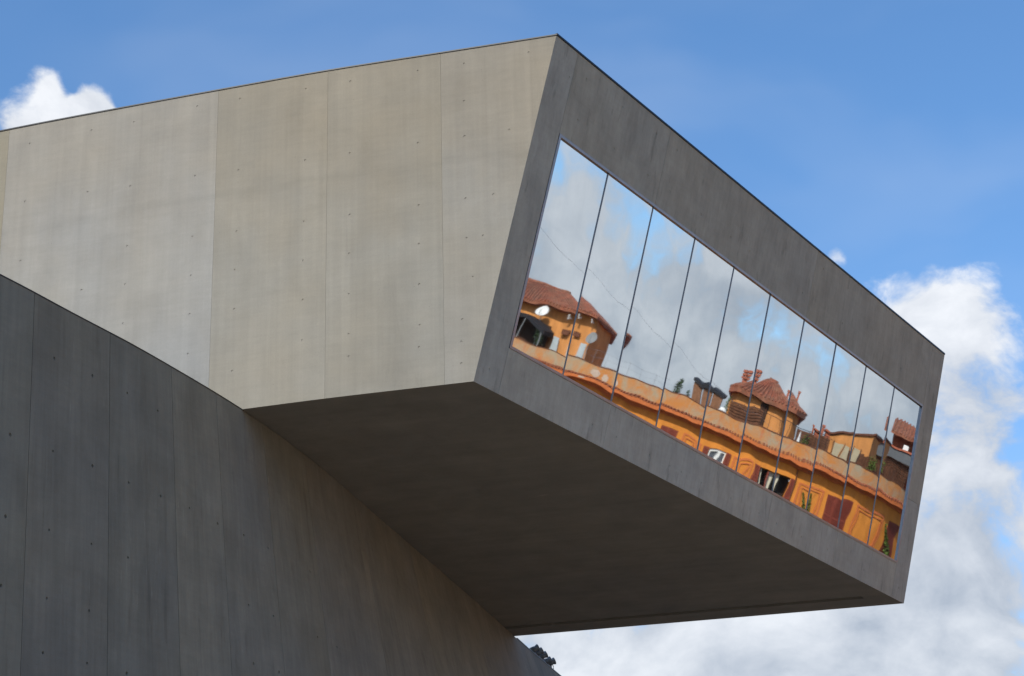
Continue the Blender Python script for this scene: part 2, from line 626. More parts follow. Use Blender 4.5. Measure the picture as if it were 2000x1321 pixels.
g = .004
P_ = (WS1 - WS0) / 10
sj = lambda k: WS0 + P_ * k
sl, sr = .94, 22.76
panels = [face_panel(.0015, sl - g, 0.0, TT, (1.04, 1.05, 1.07)),
          face_panel(sr + g, SW, 3.08 + g, TT, (.97, .96, .94)),
          face_panel(sr + g, SW, 0.0, 3.08 - g, (1.05, 1.06, 1.08))]
tb = [sl, sj(2), sj(6), sr]
for i in range(3):
    panels.append(face_panel(tb[i] + g, tb[i + 1] - g, WT1 + .06, TT, [(1.0, .99, .97), (.97, .96, .94), (.94, .93, .90)][i]))
bb = [sl, sj(2), sj(6), sj(8), sr]
for i in range(4):
    panels.append(face_panel(bb[i] + g, bb[i + 1] - g, 0.0, WT0 - .06, [(1.15, 1.16, 1.18), (1.12, 1.13, 1.15), (1.10, 1.11, 1.13), (1.06, 1.07, 1.08)][i]))
holes_face = [(1112, 151), (1145, 155), (1128, 236), (1216, 210), (1199, 291), (1282, 262), (1322, 294), (1265, 343), (1308, 375), (1369, 420),
              (1427, 464), (1464, 491), (1567, 572), (1656, 564), (1645, 632), (1608, 526), (1759, 720), (955, 722), (1156, 830), (1203, 854),
              (1268, 890), (1308, 911), (1330, 923), (1370, 944), (1427, 974), (1482, 1003), (1516, 1023), (1565, 1049), (1616, 1074),
              (1687, 1114), (1755, 1149)]
hst = [face_st(*q) for q in holes_face]
for o, (s0, s1, t0, t1) in panels:
    drill(o, [(fp(s, t), FN) for s, t in hst if s0 + .05 < s < s1 - .05 and t0 + .05 < t < t1 - .05], rad=.036)
# dark backing that closes the joints
for s0, s1, t0, t1 in ((.3, sl + .05, .05, TT - .05), (sr - .03, SW - .1, .05, TT - .05), (sl, sr, WT1 + .08, TT - .05), (sl, sr, .05, WT0 - .08)):
    MB().hexa([fp(s0, t0, -.28), fp(s1, t0, -.28), fp(s1, t0, -.02), fp(s0, t0, -.02),
               fp(s0, t1, -.28), fp(s1, t1, -.28), fp(s1, t1, -.02), fp(s0, t1, -.02)]).build('joint_core', 'joint_filler', gal)

# window: frame, mullions and ten mirrored panes, each slightly bowed and wavy as real glass is
win = MB().hexa([fp(WS0 - .02, WT0 - .02, -.28), fp(WS1 + .02, WT0 - .02, -.28), fp(WS1 + .02, WT0 - .02, -.20), fp(WS0 - .02, WT0 - .02, -.20),
                 fp(WS0 - .02, WT1 + .02, -.28), fp(WS1 + .02, WT1 + .02, -.28), fp(WS1 + .02, WT1 + .02, -.20), fp(WS0 - .02, WT1 + .02, -.20)]).build('window', 'dark_room', gal)


def bar(s0, s1, t0, t1, d0_, d1_, name, mat):
    return MB().hexa([fp(s0, t0, d0_), fp(s1, t0, d0_), fp(s1, t0, d1_), fp(s0, t0, d1_),
                      fp(s0, t1, d0_), fp(s1, t1, d0_), fp(s1, t1, d1_), fp(s0, t1, d1_)]).build(name, mat, win)


bar(WS0 - .072, WS1 + .055, WT0 - .056, WT0 + .006, -.2, .012, 'frame', 'frame_metal')
bar(WS0 - .072, WS1 + .055, WT1 - .006, WT1 + .056, -.2, .012, 'frame', 'frame_metal')
bar(WS0 - .072, WS0 + .012, WT0 + .008, WT1 - .008, -.2, .010, 'frame', 'frame_metal')
bar(WS1 - .012, WS1 + .055, WT0 + .008, WT1 - .008, -.2, .010, 'frame', 'frame_metal')
for k in range(1, 10):
    bar(sj(k) - .010, sj(k) + .010, WT0 + .008, WT1 - .008, -.14, -.018, 'mullion', 'mullion_metal')

NS, NT_ = 34, 64
for k in range(10):
    s0, s1, t0, t1 = sj(k) + .008, sj(k + 1) - .008, WT0 + .008, WT1 - .008
    rs, rt = random.uniform(-.0011, .0011), random.uniform(-.0020, .0020)
    bow = random.uniform(.0013, .0026)
    G = []
    for r in range(NT_ + 1):
        row = []
        for c in range(NS + 1):
            x, y = c / NS * 2 - 1, r / NT_ * 2 - 1
            s, t = s0 + (s1 - s0) * c / NS, t0 + (t1 - t0) * r / NT_
            w = bow * (1 - x * x) * (1 - y * y * .6)
            w += .00085 * mnoise.noise(Vector((s * 1.1 + 17 * k, t * 1.5, 3.0))) + .00006 * mnoise.noise(Vector((s * 3.2 + 9 * k, t * 3.6, 8.0)))
            row.append(fp(s, t, -.035 + w + rs * x + rt * y))
        G.append(row)
    v = [p for r in G for p in r]
    nc = NS + 1
    f = [(r * nc + c, r * nc + c + 1, (r + 1) * nc + c + 1, (r + 1) * nc + c) for r in range(NT_) for c in range(NS)]
    o = mesh_ob('pane', v, f, 'mirror_glass', win, smooth=True)
    # give the pane its thickness behind the reflecting face
    MB().hexa([fp(s0, t0, -.06), fp(s1, t0, -.06), fp(s1, t0, -.045), fp(s0, t0, -.045),
               fp(s0, t1, -.06), fp(s1, t1, -.06), fp(s1, t1, -.045), fp(s0, t1, -.045)]).build('glass_back', 'dark_room', o)

# soffit with its drip groove along the far edge, roof, far wall, copings
FAR = SW
back = side.at(side.u[-1], 0)[:2]
nb = 26
near_pts = [side.at(side.u[-1] * k / nb, -.004 if k else 0, 0)[:2] for k in range(nb + 1)]
faroff = FD[:2] * FAR
far_path = [B2 + faroff + SD[:2] * (24.0 * k / nb) + np.array([-.0, .0]) for k in range(nb + 1)]
gw0, gw1 = FAR - 1.42, FAR - 1.10         # groove, measured along the end face
far2 = lambda q, k: near_pts[k] + (far_path[k] - near_pts[k]) * (q / FAR)


def soffit_strip(q0, q1, z0, z1, k0, k1, name, mat, nq=1):
    G = [[(*far2(q0 + (q1 - q0) * j / nq, k), z0) for k in range(k0, k1 + 1)] for j in range(nq + 1)]
    H = [[(p[0], p[1], z1) for p in row] for row in G]
    return MB().grid_solid([[np.array(p) for p in r] for r in G], [[np.array(p) for p in r] for r in H]).build(name, mat, gal)


soffit_strip(.012, gw0, ZS + .002, ZS + .30, 0, nb, 'soffit', 'concrete_soffit', 6)
soffit_strip(gw1, FAR - .002, ZS + .002, ZS + .30, 0, nb, 'soffit_edge', 'concrete_soffit')
soffit_strip(gw0, gw1, ZS + .14, ZS + .30, 0, nb, 'drip_groove', 'concrete_soffit')
gs = MB()
c0, c1 = far2(gw0 + .002, 0), far2(gw1 - .002, 0)
gs.hexa([np.array((*q, z)) for z in (ZS + .003, ZS + .28) for q in (c0 + SD[:2] * .012, c1 + SD[:2] * .012, c1 + SD[:2] * .75, c0 + SD[:2] * .75)])
gs.build('groove_stop', 'concrete_soffit', gal)
# roof and far wall
rf = MB()
rf.grid_solid([[np.array((*far2(q, k), ZT - .32)) for k in range(nb + 1)] for q in (.3, FAR - .3)],
              [[np.array((*far2(q, k), ZT - .06)) for k in range(nb + 1)] for q in (.3, FAR - .3)])
rf.build('roof', 'concrete_soffit', gal)
top_far = fp(SW, TT)
MB().grid_solid([[np.array((*far_path[0], ZS + .006)), np.array((*far_path[-1], ZS + .006))], [top_far - np.array((0, 0, .004)), np.array((*far_path[-1], ZT - .004))]],
                [[np.array((*far_path[0], ZS + .006)) - FD * .25 + SD * .1, np.array((*far_path[-1], ZS + .006)) - FD * .25],
                 [top_far - FD * .25 + SD * .1 - np.array((0, 0, .004)), np.array((*far_path[-1], ZT - .004)) - FD * .25]]).build('far_wall', 'concrete_end', gal)
MB().hexa([np.array((*back, ZS + .01)), np.array((*far_path[-1], ZS + .01)), np.array((*(far_path[-1] + SD[:2] * .2), ZS + .01)), np.array((*(back + SD[:2] * .2), ZS + .01)),
           np.array((*back, ZT - .01)), np.array((*far_path[-1], ZT - .01)), np.array((*(far_path[-1] + SD[:2] * .2), ZT - .01)), np.array((*(back + SD[:2] * .2), ZT - .01))]).build('back_wall', 'concrete_soffit', gal)
# thin dark metal coping along the side and the end
cus = [-2.03 + (side.u[-1] + 2.03) * k / 40 for k in range(41)]
MB().grid_solid([[side.at(u, .018, ZT + .002) for u in cus], [side.at(u, .018, ZT + .03) for u in cus]],
                [[side.at(u, -.34, ZT + .002) for u in cus], [side.at(u, -.34, ZT + .03) for u in cus]]).build('coping', 'coping_metal', gal)
q0, q1 = fp(-.0, TT), fp(SW, TT)
fo = np.array([FN[0], FN[1], 0]) / math.hypot(FN[0], FN[1])
z1, z2 = np.array((0, 0, .003)), np.array((0, 0, .052))
MB().hexa([q0 + fo * .022 + z1, q1 + fo * .022 + z1, q1 - fo * .34 + z1, q0 - fo * .34 + z1,
           q0 + fo * .022 + z2, q1 + fo * .022 + z2, q1 - fo * .34 + z2, q0 - fo * .34 + z2]).build('coping', 'coping_metal', gal)

# ------------------------------------------------------------------ curved wall under the box
wtop_px = [(0, 535), (70, 574.5), (130, 607), (216, 652), (260, 674), (333, 717), (408, 760), (467, 797), (525, 835), (585, 880), (645, 927),
           (699, 976), (747, 1018), (798, 1061), (880, 1132.6), (950, 1193), (1008, 1246), (1046, 1282), (1097, 1322)]
ZW = ZS - .012


def at_z(px, py, z):
    d = ray(px, py)
    return CAM + d * (z - CAM[2]) / d[2]


wp = [at_z(*q, ZW)[:2] for q in wtop_px]
wp = [(-14.5, 22.6), (-11.6, 26.9)] + [tuple(q) for q in wp] + [(2.9, 73.5), (4.6, 81.0), (6.6, 90.0)]
wall = Path(spline(wp, 8), smooth=60)
if wall.n(20.0)[0] < 0:
    wall.nrm = -wall.nrm
joint_px = [(69.7, 574.5), (215, 652), (334, 718), (424, 770), (515, 828), (597, 889), (700, 977), (800, 1063), (910, 1160), (1020, 1258)]
wj = [wall.near(at_z(*q, ZW)) for q in joint_px]
lean_u = [wall.near(at_z(*q, ZW)) for q in ((69.7, 574.5), (215, 652), (334, 718), (515, 828), (597, 889), (800, 1063), (1020, 1258))]
lean_v = [.037, .052, .077, .118, .138, .214, .27]
lean = lambda u: float(np.interp(u, lean_u, lean_v))


def wpt(u, z, d=0.0):
    return wall.at(u, (ZW - z) * lean(u) + d, z)


wl = empty('curved_wall', wpt(wj[4], 0))
tag(wl, 'dark shaded concrete wall curving away underneath the cantilevered gallery', 'wall')
wedges = [0.0, (wj[0] - 7.6), (wj[0] - 2.4)] + wj + [wj[-1] + 6.0, float(wall.u[-1])]
wpanels = []
rng = random.Random(3)
for i in range(len(wedges) - 1):
    a, b = wedges[i] + .006, wedges[i + 1] - .006
    n = max(4, int((b - a) / .5))
    m = 8
    G = [[wpt(a + (b - a) * c / n, ZW * r / m) for c in range(n + 1)] for r in range(m + 1)]
    H = [[wpt(a + (b - a) * c / n, ZW * r / m, -.3) for c in range(n + 1)] for r in range(m + 1)]
    k = rng.uniform(.95, 1.05)
    o = MB().grid_solid(G, H).build('wall_panel', 'concrete_wall', wl, color=(k, k, k * rng.uniform(.98, 1.02)))
    wpanels.append((o, a, b))
MB().grid_solid([[wpt(u, 0.02, -.02) for u in np.linspace(.1, wall.u[-1] - .1, 60)], [wpt(u, ZW - .02, -.02) for u in np.linspace(.1, wall.u[-1] - .1, 60)]],
                [[wpt(u, 0.02, -.28) for u in np.linspace(.1, wall.u[-1] - .1, 60)], [wpt(u, ZW - .02, -.28) for u in np.linspace(.1, wall.u[-1] - .1, 60)]]).build('joint_core', 'joint_filler', wl)
holes_wall = [(212, 80), (361, 148), (497, 216), (616, 285), (40, 378), (207, 442), (361, 500), (503, 565), (627, 617), (22, 697), (192, 750),
              (357, 805), (500, 858), (952, 770), (1047, 820), (4, 967), (183, 1017), (348, 1065), (970, 1043), (1067, 1085), (168, 1229),
              (340, 1270), (495, 1310), (990, 1272), (1090, 1305), (1315, 1207), (1240, 1168), (850, 725), (740, 665), (1210, 912)]


def wall_hit(px, py):
    d = ray(px, py)
    z = ZW
    for _ in range(30):
        z0 = z
        best = None
        P = np.array([wpt(u, z) for u in wall.u])
        for k in range(len(P) - 1):
            a, e = P[k][:2], (P[k + 1] - P[k])[:2]
            det = -d[0] * e[1] + d[1] * e[0]
            if abs(det) < 1e-9:
                continue
            r = a - CAM[:2]
            t = (-r[0] * e[1] + r[1] * e[0]) / det
            s_ = (d[0] * r[1] - d[1] * r[0]) / det
            if t > 0 and 0 <= s_ <= 1 and (best is None or t < best[0]):
                best = (t, wall.u[k] + s_ * (wall.u[k + 1] - wall.u[k]))
        if best is None:
            return None
        z = CAM[2] + d[2] * best[0]
        if abs(z - z0) < .002:
            break
    return best[1], z


wh = [wall_hit(x / 1.998, 660 + y / 1.998) for x, y in holes_wall]
for o, a, b in wpanels:
    hs_ = [(wpt(u, z), wall.n(u) + np.array((0, 0, lean(u)))) for u, z in (q for q in wh if q) if a + .06 < u < b - .06]
    drill(o, hs_, rad=.033, depth=.03)
MB().grid_solid([[wall.at(u, .008, ZW + .001) for u in np.linspace(0, wj[3] + 1.2, 50)], [wall.at(u, .008, ZW + .022) for u in np.linspace(0, wj[3] + 1.2, 50)]],
                [[wall.at(u, -.30, ZW + .001) for u in np.linspace(0, wj[3] + 1.2, 50)], [wall.at(u, -.30, ZW + .022) for u in np.linspace(0, wj[3] + 1.2, 50)]]).build('coping', 'coping_metal', wl)
us = wall.near(at_z(1012, 1250, ZW))
MB().grid_solid([[wall.at(u, .012, ZW + .001) for u in np.linspace(us, wall.u[-1], 20)], [wall.at(u, .012, ZW + .035) for u in np.linspace(us, wall.u[-1], 20)]],
                [[wall.at(u, -.30, ZW + .001) for u in np.linspace(us, wall.u[-1], 20)], [wall.at(u, -.30, ZW + .035) for u in np.linspace(us, wall.u[-1], 20)]]).build('coping', 'coping_metal', wl)

# ------------------------------------------------------------------ ground, street, pavement
principled('plaza_paving', (.205, .18, .145), .85, var=.15, vscale=.6, bump=.2, bscale=20)
principled('asphalt', (.05, .05, .052), .85, var=.15, vscale=1.5, bump=.3, bscale=60)
principled('stone_kerb', (.33, .32, .30), .8, var=.1)
tag(mesh_ob('ground', [(-2500, -2500, 0), (2500, -2500, 0), (2500, 2500, 0), (-2500, 2500, 0)], [(0, 1, 2, 3)], 'plaza_paving'), kind='structure')


# ------------------------------------------------------------------ the orange building across the street, seen in the mirrored window
CT = [(66, 52.6), (61.5, 54.8), (57.3, 57.0), (53.2, 59.6), (49.7, 62.2), (47.3, 64.6), (45.2, 67.3), (43.5, 70.0), (42.3, 72.4), (41.7, 74.5),
      (41.8, 76.6), (42.7, 78.8), (44.4, 81.2), (47.2, 83.6), (51, 85.5)]
fac = Path(spline(CT, 10)[10:-10], smooth=20)


def refl(px, py):
    P, d = face_hit(px, py), ray(px, py)
    return P, d - 2 * (d @ FN) * FN


def rp(px, py, t):
    P, d = refl(px, py)
    return P + d * t


def cbox(m, u0, u1, o0, o1, z0, z1, step=.6):
    n = max(1, int(abs(u1 - u0) / step))
    us_ = [u0 + (u1 - u0) * k / n for k in range(n + 1)]
    return m.grid_solid([[fac.at(u, o1, z0) for u in us_], [fac.at(u, o1, z1) for u in us_]],
                        [[fac.at(u, o0, z0) for u in us_], [fac.at(u, o0, z1) for u in us_]])


def cb(name, mat, parent, u0, u1, o0, o1, z0, z1, **kw):
    return cbox(MB(), u0, u1, o0, o1, z0, z1).build(name, mat, parent, **kw)


# street between the museum and the building, with a raised kerb and pavement along the facade
st_us = np.linspace(-30, 60, 50)
m = MB()
m.add([p for u in st_us for p in (fac.at(u, 2.9, .004), fac.at(u, 13.0, .004))], [(2 * i, 2 * i + 1, 2 * i + 3, 2 * i + 2) for i in range(49)])
tag(m.build('street', 'asphalt'), kind='structure')
m = MB()
m.grid_solid([[fac.at(u, 2.7, -.02) for u in st_us], [fac.at(u, 2.7, .13) for u in st_us]], [[fac.at(u, -.2, -.02) for u in st_us], [fac.at(u, -.2, .13) for u in st_us]])
pv = tag(m.build('pavement', 'plaza_paving'), kind='structure')
m = MB()
m.grid_solid([[fac.at(u, 2.9, -.02) for u in st_us], [fac.at(u, 2.9, .14) for u in st_us]], [[fac.at(u, 2.705, -.02) for u in st_us], [fac.at(u, 2.705, .14) for u in st_us]])
m.build('kerb', 'stone_kerb', pv)

ZP = 22.5
principled('stucco_orange', (.62, .225, .035), .85, var=.14, vscale=1.1, bump=.25, streak=.12)
principled('stucco_turret', (.58, .25, .075), .85, var=.2, vscale=1.3, bump=.25, streak=.12)
principled('stucco_bright_flank', (.66, .30, .11), .85, var=.06, vscale=1.5, bump=.2)  # lighter stucco that puts the flank's brightness into its colour
principled('stucco_redbrown', (.20, .065, .03), .85, var=.15)
principled('cornice_paint', (.52, .145, .04), .8, var=.12, vscale=3, streak=.1)
principled('moulding_paint', (.52, .15, .045), .8, var=.1, vscale=3)
principled('shutter_brown', (.21, .042, .024), .7, var=.15, vscale=5)
principled('white_paint', (.75, .76, .74), .6, var=.05)
principled('curtain_cloth', (.62, .58, .45), .9, var=.1)
principled('window_glass', (.05, .06, .08), .08, spec=.8)
principled('tile_edge', (.13, .05, .028), .85, var=.35, vscale=7)
principled('cornice_tile', (.30, .10, .05), .85, var=.4, vscale=7)
principled('wood_screen', (.13, .055, .028), .85, var=.35, vscale=6, streak=.3)
principled('reed_screen', (.22, .105, .055), .9, var=.2, vscale=8, streak=.25)
principled('black_awning', (.018, .018, .022), .8, var=.2)
principled('grey_metal', (.28, .30, .31), .5, metal=.4, var=.1)
principled('dish_grey', (.22, .23, .23), .6, var=.1)
principled('pale_cloth', (.42, .36, .24), .9, var=.12)
principled('grey_canopy', (.10, .11, .12), .7, var=.1)
principled('leaf_green', (.085, .13, .022), .7, var=.5, vscale=5)
principled('leaf_dark', (.035, .065, .022), .7, var=.5, vscale=5)
principled('terracotta', (.36, .11, .06), .85, var=.15)
principled('chimney_stone', (.34, .27, .20), .9, var=.2, vscale=5)
principled('pale_door', (.42, .48, .50), .5, var=.08)
principled('dark_wood', (.035, .018, .010), .8, var=.3)


def plaster():
    m_ = bpy.data.materials.new('weathered_plaster')
    m_.use_nodes = True
    t = NT(m_.node_tree)
    co = t.n('ShaderNodeTexCoord').outputs['Object']
    a = t.noise(co, .9, 9, .65, .8)
    b2 = t.noise(t.scale(co, (1, 1, .3)), 3.5, 8, .7, .5)
    c = t.mix(t.map(a, .40, .62), (.50, .20, .05), (.36, .29, .19))
    c = t.mix(t.map(b2, .55, .70), c, (.46, .135, .05))
    sp_ = t.n('ShaderNodeSeparateXYZ')
    t.put(sp_.inputs[0], co)
    c = t.mix(t.map(t.noise(co, 5, 8, .75), .60, .72), c, (.20, .13, .08))
    b = t.n('ShaderNodeBsdfPrincipled')
    t.put(b.inputs['Base Color'], c)
    b.inputs['Roughness'].default_value = .9
    bp = t.n('ShaderNodeBump')
    bp.inputs['Strength'].default_value = .4
    bp.inputs['Distance'].default_value = .02
    t.put(bp.inputs['Height'], b2)
    t.put(b.inputs['Normal'], bp.outputs[0])
    t.put(t.n('ShaderNodeOutputMaterial').inputs[0], b.outputs[0])
    MATS['weathered_plaster'] = m_


def roof_tiles():
    m_ = bpy.data.materials.new('roof_tiles')
    m_.use_nodes = True
    t = NT(m_.node_tree)
    co = t.n('ShaderNodeTexCoord').outputs['Object']
    v = t.n('ShaderNodeTexVoronoi')
    t.put(v.inputs['Vector'], co)
    v.inputs['Scale'].default_value = 5.5
    n = t.noise(co, 1.4, 6, .65)
    f = t.map(v.outputs['Color'], 0, 1, .6, 1.3)
    c = t.mix(t.map(n, .35, .68), (.30, .085, .042), (.22, .105, .06))
    c = t.vec('SCALE', c, f)
    b = t.n('ShaderNodeBsdfPrincipled')
    t.put(b.inputs['Base Color'], c)
    b.inputs['Roughness'].default_value = .9
    t.put(t.n('ShaderNodeOutputMaterial').inputs[0], b.outputs[0])
    MATS['roof_tiles'] = m_


plaster()
roof_tiles()

bld = empty('apartment_building', fac.at(20, -5, 0))
tag(bld, 'orange stucco apartment building with rooftop terrace, mirrored in the long window', 'building')

UL, UR = -30.0, 39.5
# bays of the top storey: (u0, u1, kind)
ZW0, ZW1 = 18.75, 20.76
openings = [(15.2, 16.2), (18.75, 19.7), (21.48, 22.25), (24.05, 25.42), (27.5, 28.6), (31.1, 32.2)]
# wall in cells, window openings left open with their reveals
ub_ = sorted(set([UL, UR] + [round(v, 3) for v in np.arange(UL, UR, .6)] + [v for o_ in openings for v in o_]))
ub_ = [v for i, v in enumerate(ub_) if i == 0 or v - ub_[i - 1] > .03 or any(abs(v - q) < 1e-6 for o_ in openings for q in o_)]
m = MB()
for u0, u1 in zip(ub_[:-1], ub_[1:]):
    mid = (u0 + u1) / 2
    hole = any(a < mid < b for a, b in openings)
    for z0, z1 in ((0.0, ZW0), (ZW0, ZW1), (ZW1, 21.52)):
        if hole and z0 == ZW0:
            continue
        m.add([fac.at(u0, 0, z0), fac.at(u1, 0, z0), fac.at(u1, 0, z1), fac.at(u0, 0, z1)], [(0, 1, 2, 3)])
for a, b in openings:
    c = [(a, ZW0), (b, ZW0), (b, ZW1), (a, ZW1)]
    for (ua, za), (ub, zb) in zip(c, c[1:] + c[:1]):
        m.add([fac.at(ua, 0, za), fac.at(ub, 0, zb), fac.at(ub, -.24, zb), fac.at(ua, -.24, za)], [(0, 1, 2, 3)])
bk = [fac.at(u, -11, 0) for u in (UL, 4, 14, 22)]
bodyw = m.build('wall', 'stucco_orange', bld)
m = MB()
e0, e1, e2, e3 = fac.at(UL, 0, 0), fac.at(UL, -11, 0), fac.at(18, -13, 0), fac.at(UR, 0, 0)
zz = np.array((0, 0, 21.5))
for a, b in ((e0, e1), (e1, e2), (e2, e3)):
    m.add([a, b, b + zz, a + zz], [(0, 1, 2, 3)])
m.build('rear_wall', 'stucco_orange', bld)
m = MB()
flu = np.linspace(UL, UR, 50)
m.add([fac.at(u, -.1, 21.62) for u in flu] + [e2 + np.array((0, 0, 21.62)), e1 + np.array((0, 0, 21.62))], [tuple(range(52))])
m.build('terrace_floor', 'terracotta', bld)
cb('parapet', 'weathered_plaster', bld, UL, UR, -.26, -.005, 21.64, ZP)
cb('parapet_coping', 'tile_edge', bld, UL, UR, -.285, .02, ZP + .002, ZP + .045)
cb('cornice', 'cornice_paint', bld, UL, UR, .002, .55, 21.50, 21.68)
cb('cornice_moulding', 'cornice_paint', bld, UL, UR, .002, .10, 21.36, 21.497)
# a row of half-round tiles along the cornice, one after the other
m = MB()
k = 0
for u in np.arange(4.0, 36.0, .21):
    m.tube([fac.at(u, .57, 21.72), fac.at(u, .02, 21.82)], [.062, .055], 7)
te = m.build('cornice_tiles', 'cornice_tile', bld)
te['kind'] = 'stuff'


def shutter(parent, u0, u1, z0, z1, off=.05, swing=0.0):
    """a louvred leaf; swing pushes its free edge away from the wall"""
    m_ = MB()
    b = lambda a0, a1, o0, o1, y0, y1: m_.hexa([
        fac.at(a0, o0 + swing * (a0 - u0), y0), fac.at(a1, o0 + swing * (a1 - u0), y0), fac.at(a1, o1 + swing * (a1 - u0), y0), fac.at(a0, o1 + swing * (a0 - u0), y0),
        fac.at(a0, o0 + swing * (a0 - u0), y1), fac.at(a1, o0 + swing * (a1 - u0), y1), fac.at(a1, o1 + swing * (a1 - u0), y1), fac.at(a0, o1 + swing * (a0 - u0), y1)])
    b(u0, u0 + .06, off - .02, off + .025, z0, z1)
    b(u1 - .06, u1, off - .02, off + .025, z0, z1)
    for y in (z0, (z0 + z1) / 2 - .04, z1 - .08):
        b(u0 + .06, u1 - .06, off - .018, off + .022, y, y + .08)
    y = z0 + .12
    while y < z1 - .1:
        b(u0 + .06, u1 - .06, off - .012, off + .010, y, y + .045)
        y += .075
    b(u0 + .05, u1 - .05, off - .019, off - .014, z0 + .02, z1 - .02)
    return m_.build('shutter', 'shutter_brown', parent)


for idx, (a, b) in enumerate(openings):
    w_ = cb('window', 'dark_room', bld, a + .004, b - .004, -.9, -.85, ZW0 + .004, ZW1 - .004)
    cb('sill', 'stone_kerb', w_, a - .08, b + .08, -.2, .07, ZW0 - .07, ZW0 - .004)
    if idx in (0, 1, 4):
        mid = (a + b) / 2
        sw = (.0, -.0) if idx != 4 else (.06, -.06)
        shutter(w_, a + .01, mid - .005, ZW0 + .01, ZW1 - .01, -.03, sw[0])
        shutter(w_, mid + .005, b - .01, ZW0 + .01, ZW1 - .01, -.03 + (.04 if idx == 4 else 0), sw[1])
    elif idx == 2:
        cb('glass', 'window_glass', w_, a + .02, b - .02, -.16, -.15, ZW0 + .03, ZW1 - .03)
        for q0, q1, y0, y1 in ((a + .005, a + .09, ZW0 + .01, ZW1 - .01), (b - .09, b - .005, ZW0 + .01, ZW1 - .01), ((a + b) / 2 - .06, (a + b) / 2 + .06, ZW0 + .01, ZW1 - .01)):
            cb('casement_frame', 'white_paint', w_, q0, q1, -.15, -.06, y0, y1)
        for y0, y1 in ((ZW0 + .01, ZW0 + .1), (ZW1 - .1, ZW1 - .01), (19.45, 19.52), (20.10, 20.18)):
            cb('casement_frame', 'white_paint', w_, a + .09, b - .09, -.145, -.065, y0, y1)
        shutter(w_, a - .42, a - .03, ZW0, ZW1 + .02)
        shutter(w_, b + .03, b + .42, ZW0, ZW1 + .02)
    elif idx == 3:
        cb('curtain', 'curtain_cloth', w_, a + .03, a + .16, -.30, -.26, ZW0 + .02, ZW1 - .03)
        cb('curtain', 'curtain_cloth', w_, a + .62, a + .84, -.30, -.26, ZW0 + .02, ZW1 - .03)
        cb('window_post', 'shutter_brown', w_, a + .56, a + .63, -.2, -.08, ZW0 + .01, ZW1 - .01)
        shutter(w_, a - .42, a - .03, ZW0, ZW1 + .02)
        shutter(w_, b + .03, b + .40, ZW0, ZW1 + .02)
    else:
        shutter(w_, a + .01, b - .01, ZW0 + .01, ZW1 - .01, -.02)
# raised plaster frames between the windows
for a, b in ((12.0, 13.3), (16.8, 18.1), (20.0, 20.9), (22.85, 23.5), (26.1, 27.2), (28.9, 30.55), (33.0, 34.5)):
    fr = MB()
    for q, dz_, w_, o_ in ((0, 0, .10, .035), (.18, .2, .05, .05)):
        a1, b1, zt, zb = a + q, b - q, 20.80 - dz_, 19.0 + dz_
        for x0, x1, y0, y1 in ((a1, a1 + w_, zb, zt), (b1 - w_, b1, zb, zt), (a1 + w_, b1 - w_, zt - w_, zt), (a1 + w_, b1 - w_, zb, zb + w_)):
            cbox(fr, x0, x1, .002, o_, y0, y1)
    fr.build('plaster_frame', 'moulding_paint', bld)
principled('bare_plaster', (.48, .38, .30), .9, var=.15, vscale=6)
for cu_, cz_, ru, rz in ((14.75, 22.10, .36, .22), (15.5, 22.02, .22, .24), (14.2, 21.60, .3, .07)):
    rg_ = random.Random(int(cu_ * 10))
    oo = .001 if cz_ > 21.7 else .556
    ring = [(cu_ + ru * math.cos(a) * rg_.uniform(.7, 1.1), cz_ + rz * math.sin(a) * rg_.uniform(.7, 1.1)) for a in np.linspace(0, 2 * math.pi, 14, endpoint=False)]
    pm = MB()
    pm.add([fac.at(u, oo, z) for u, z in ring] + [fac.at(u, oo + .006, z) for u, z in ring], [tuple(range(13, -1, -1)), tuple(range(14, 28))] + [(i, (i + 1) % 14, 14 + (i + 1) % 14, 14 + i) for i in range(14)])
    pm.build('plaster_patch', 'bare_plaster', bld)
m = MB()
m.tube([fac.at(25.80, .09, z) for z in (0.2, 7, 14, 21.34)], .045, 8)
m.build('downpipe', 'tile_edge', bld)


# --- rooftop houses (parts of the building)
def solid(parent, name, mat, plan, z0, tops):
    """prism over plan points, with a top height for each corner"""
    n = len(plan)
    tops = tops if hasattr(tops, '__len__') else [tops] * n
    v = [np.array((p[0], p[1], z0)) for p in plan] + [np.array((p[0], p[1], t)) for p, t in zip(plan, tops)]
    f = [tuple(range(n - 1, -1, -1)), tuple(range(n, 2 * n))] + [(i, (i + 1) % n, n + (i + 1) % n, n + i) for i in range(n)]
    return mesh_ob(name, v, f, mat, parent)


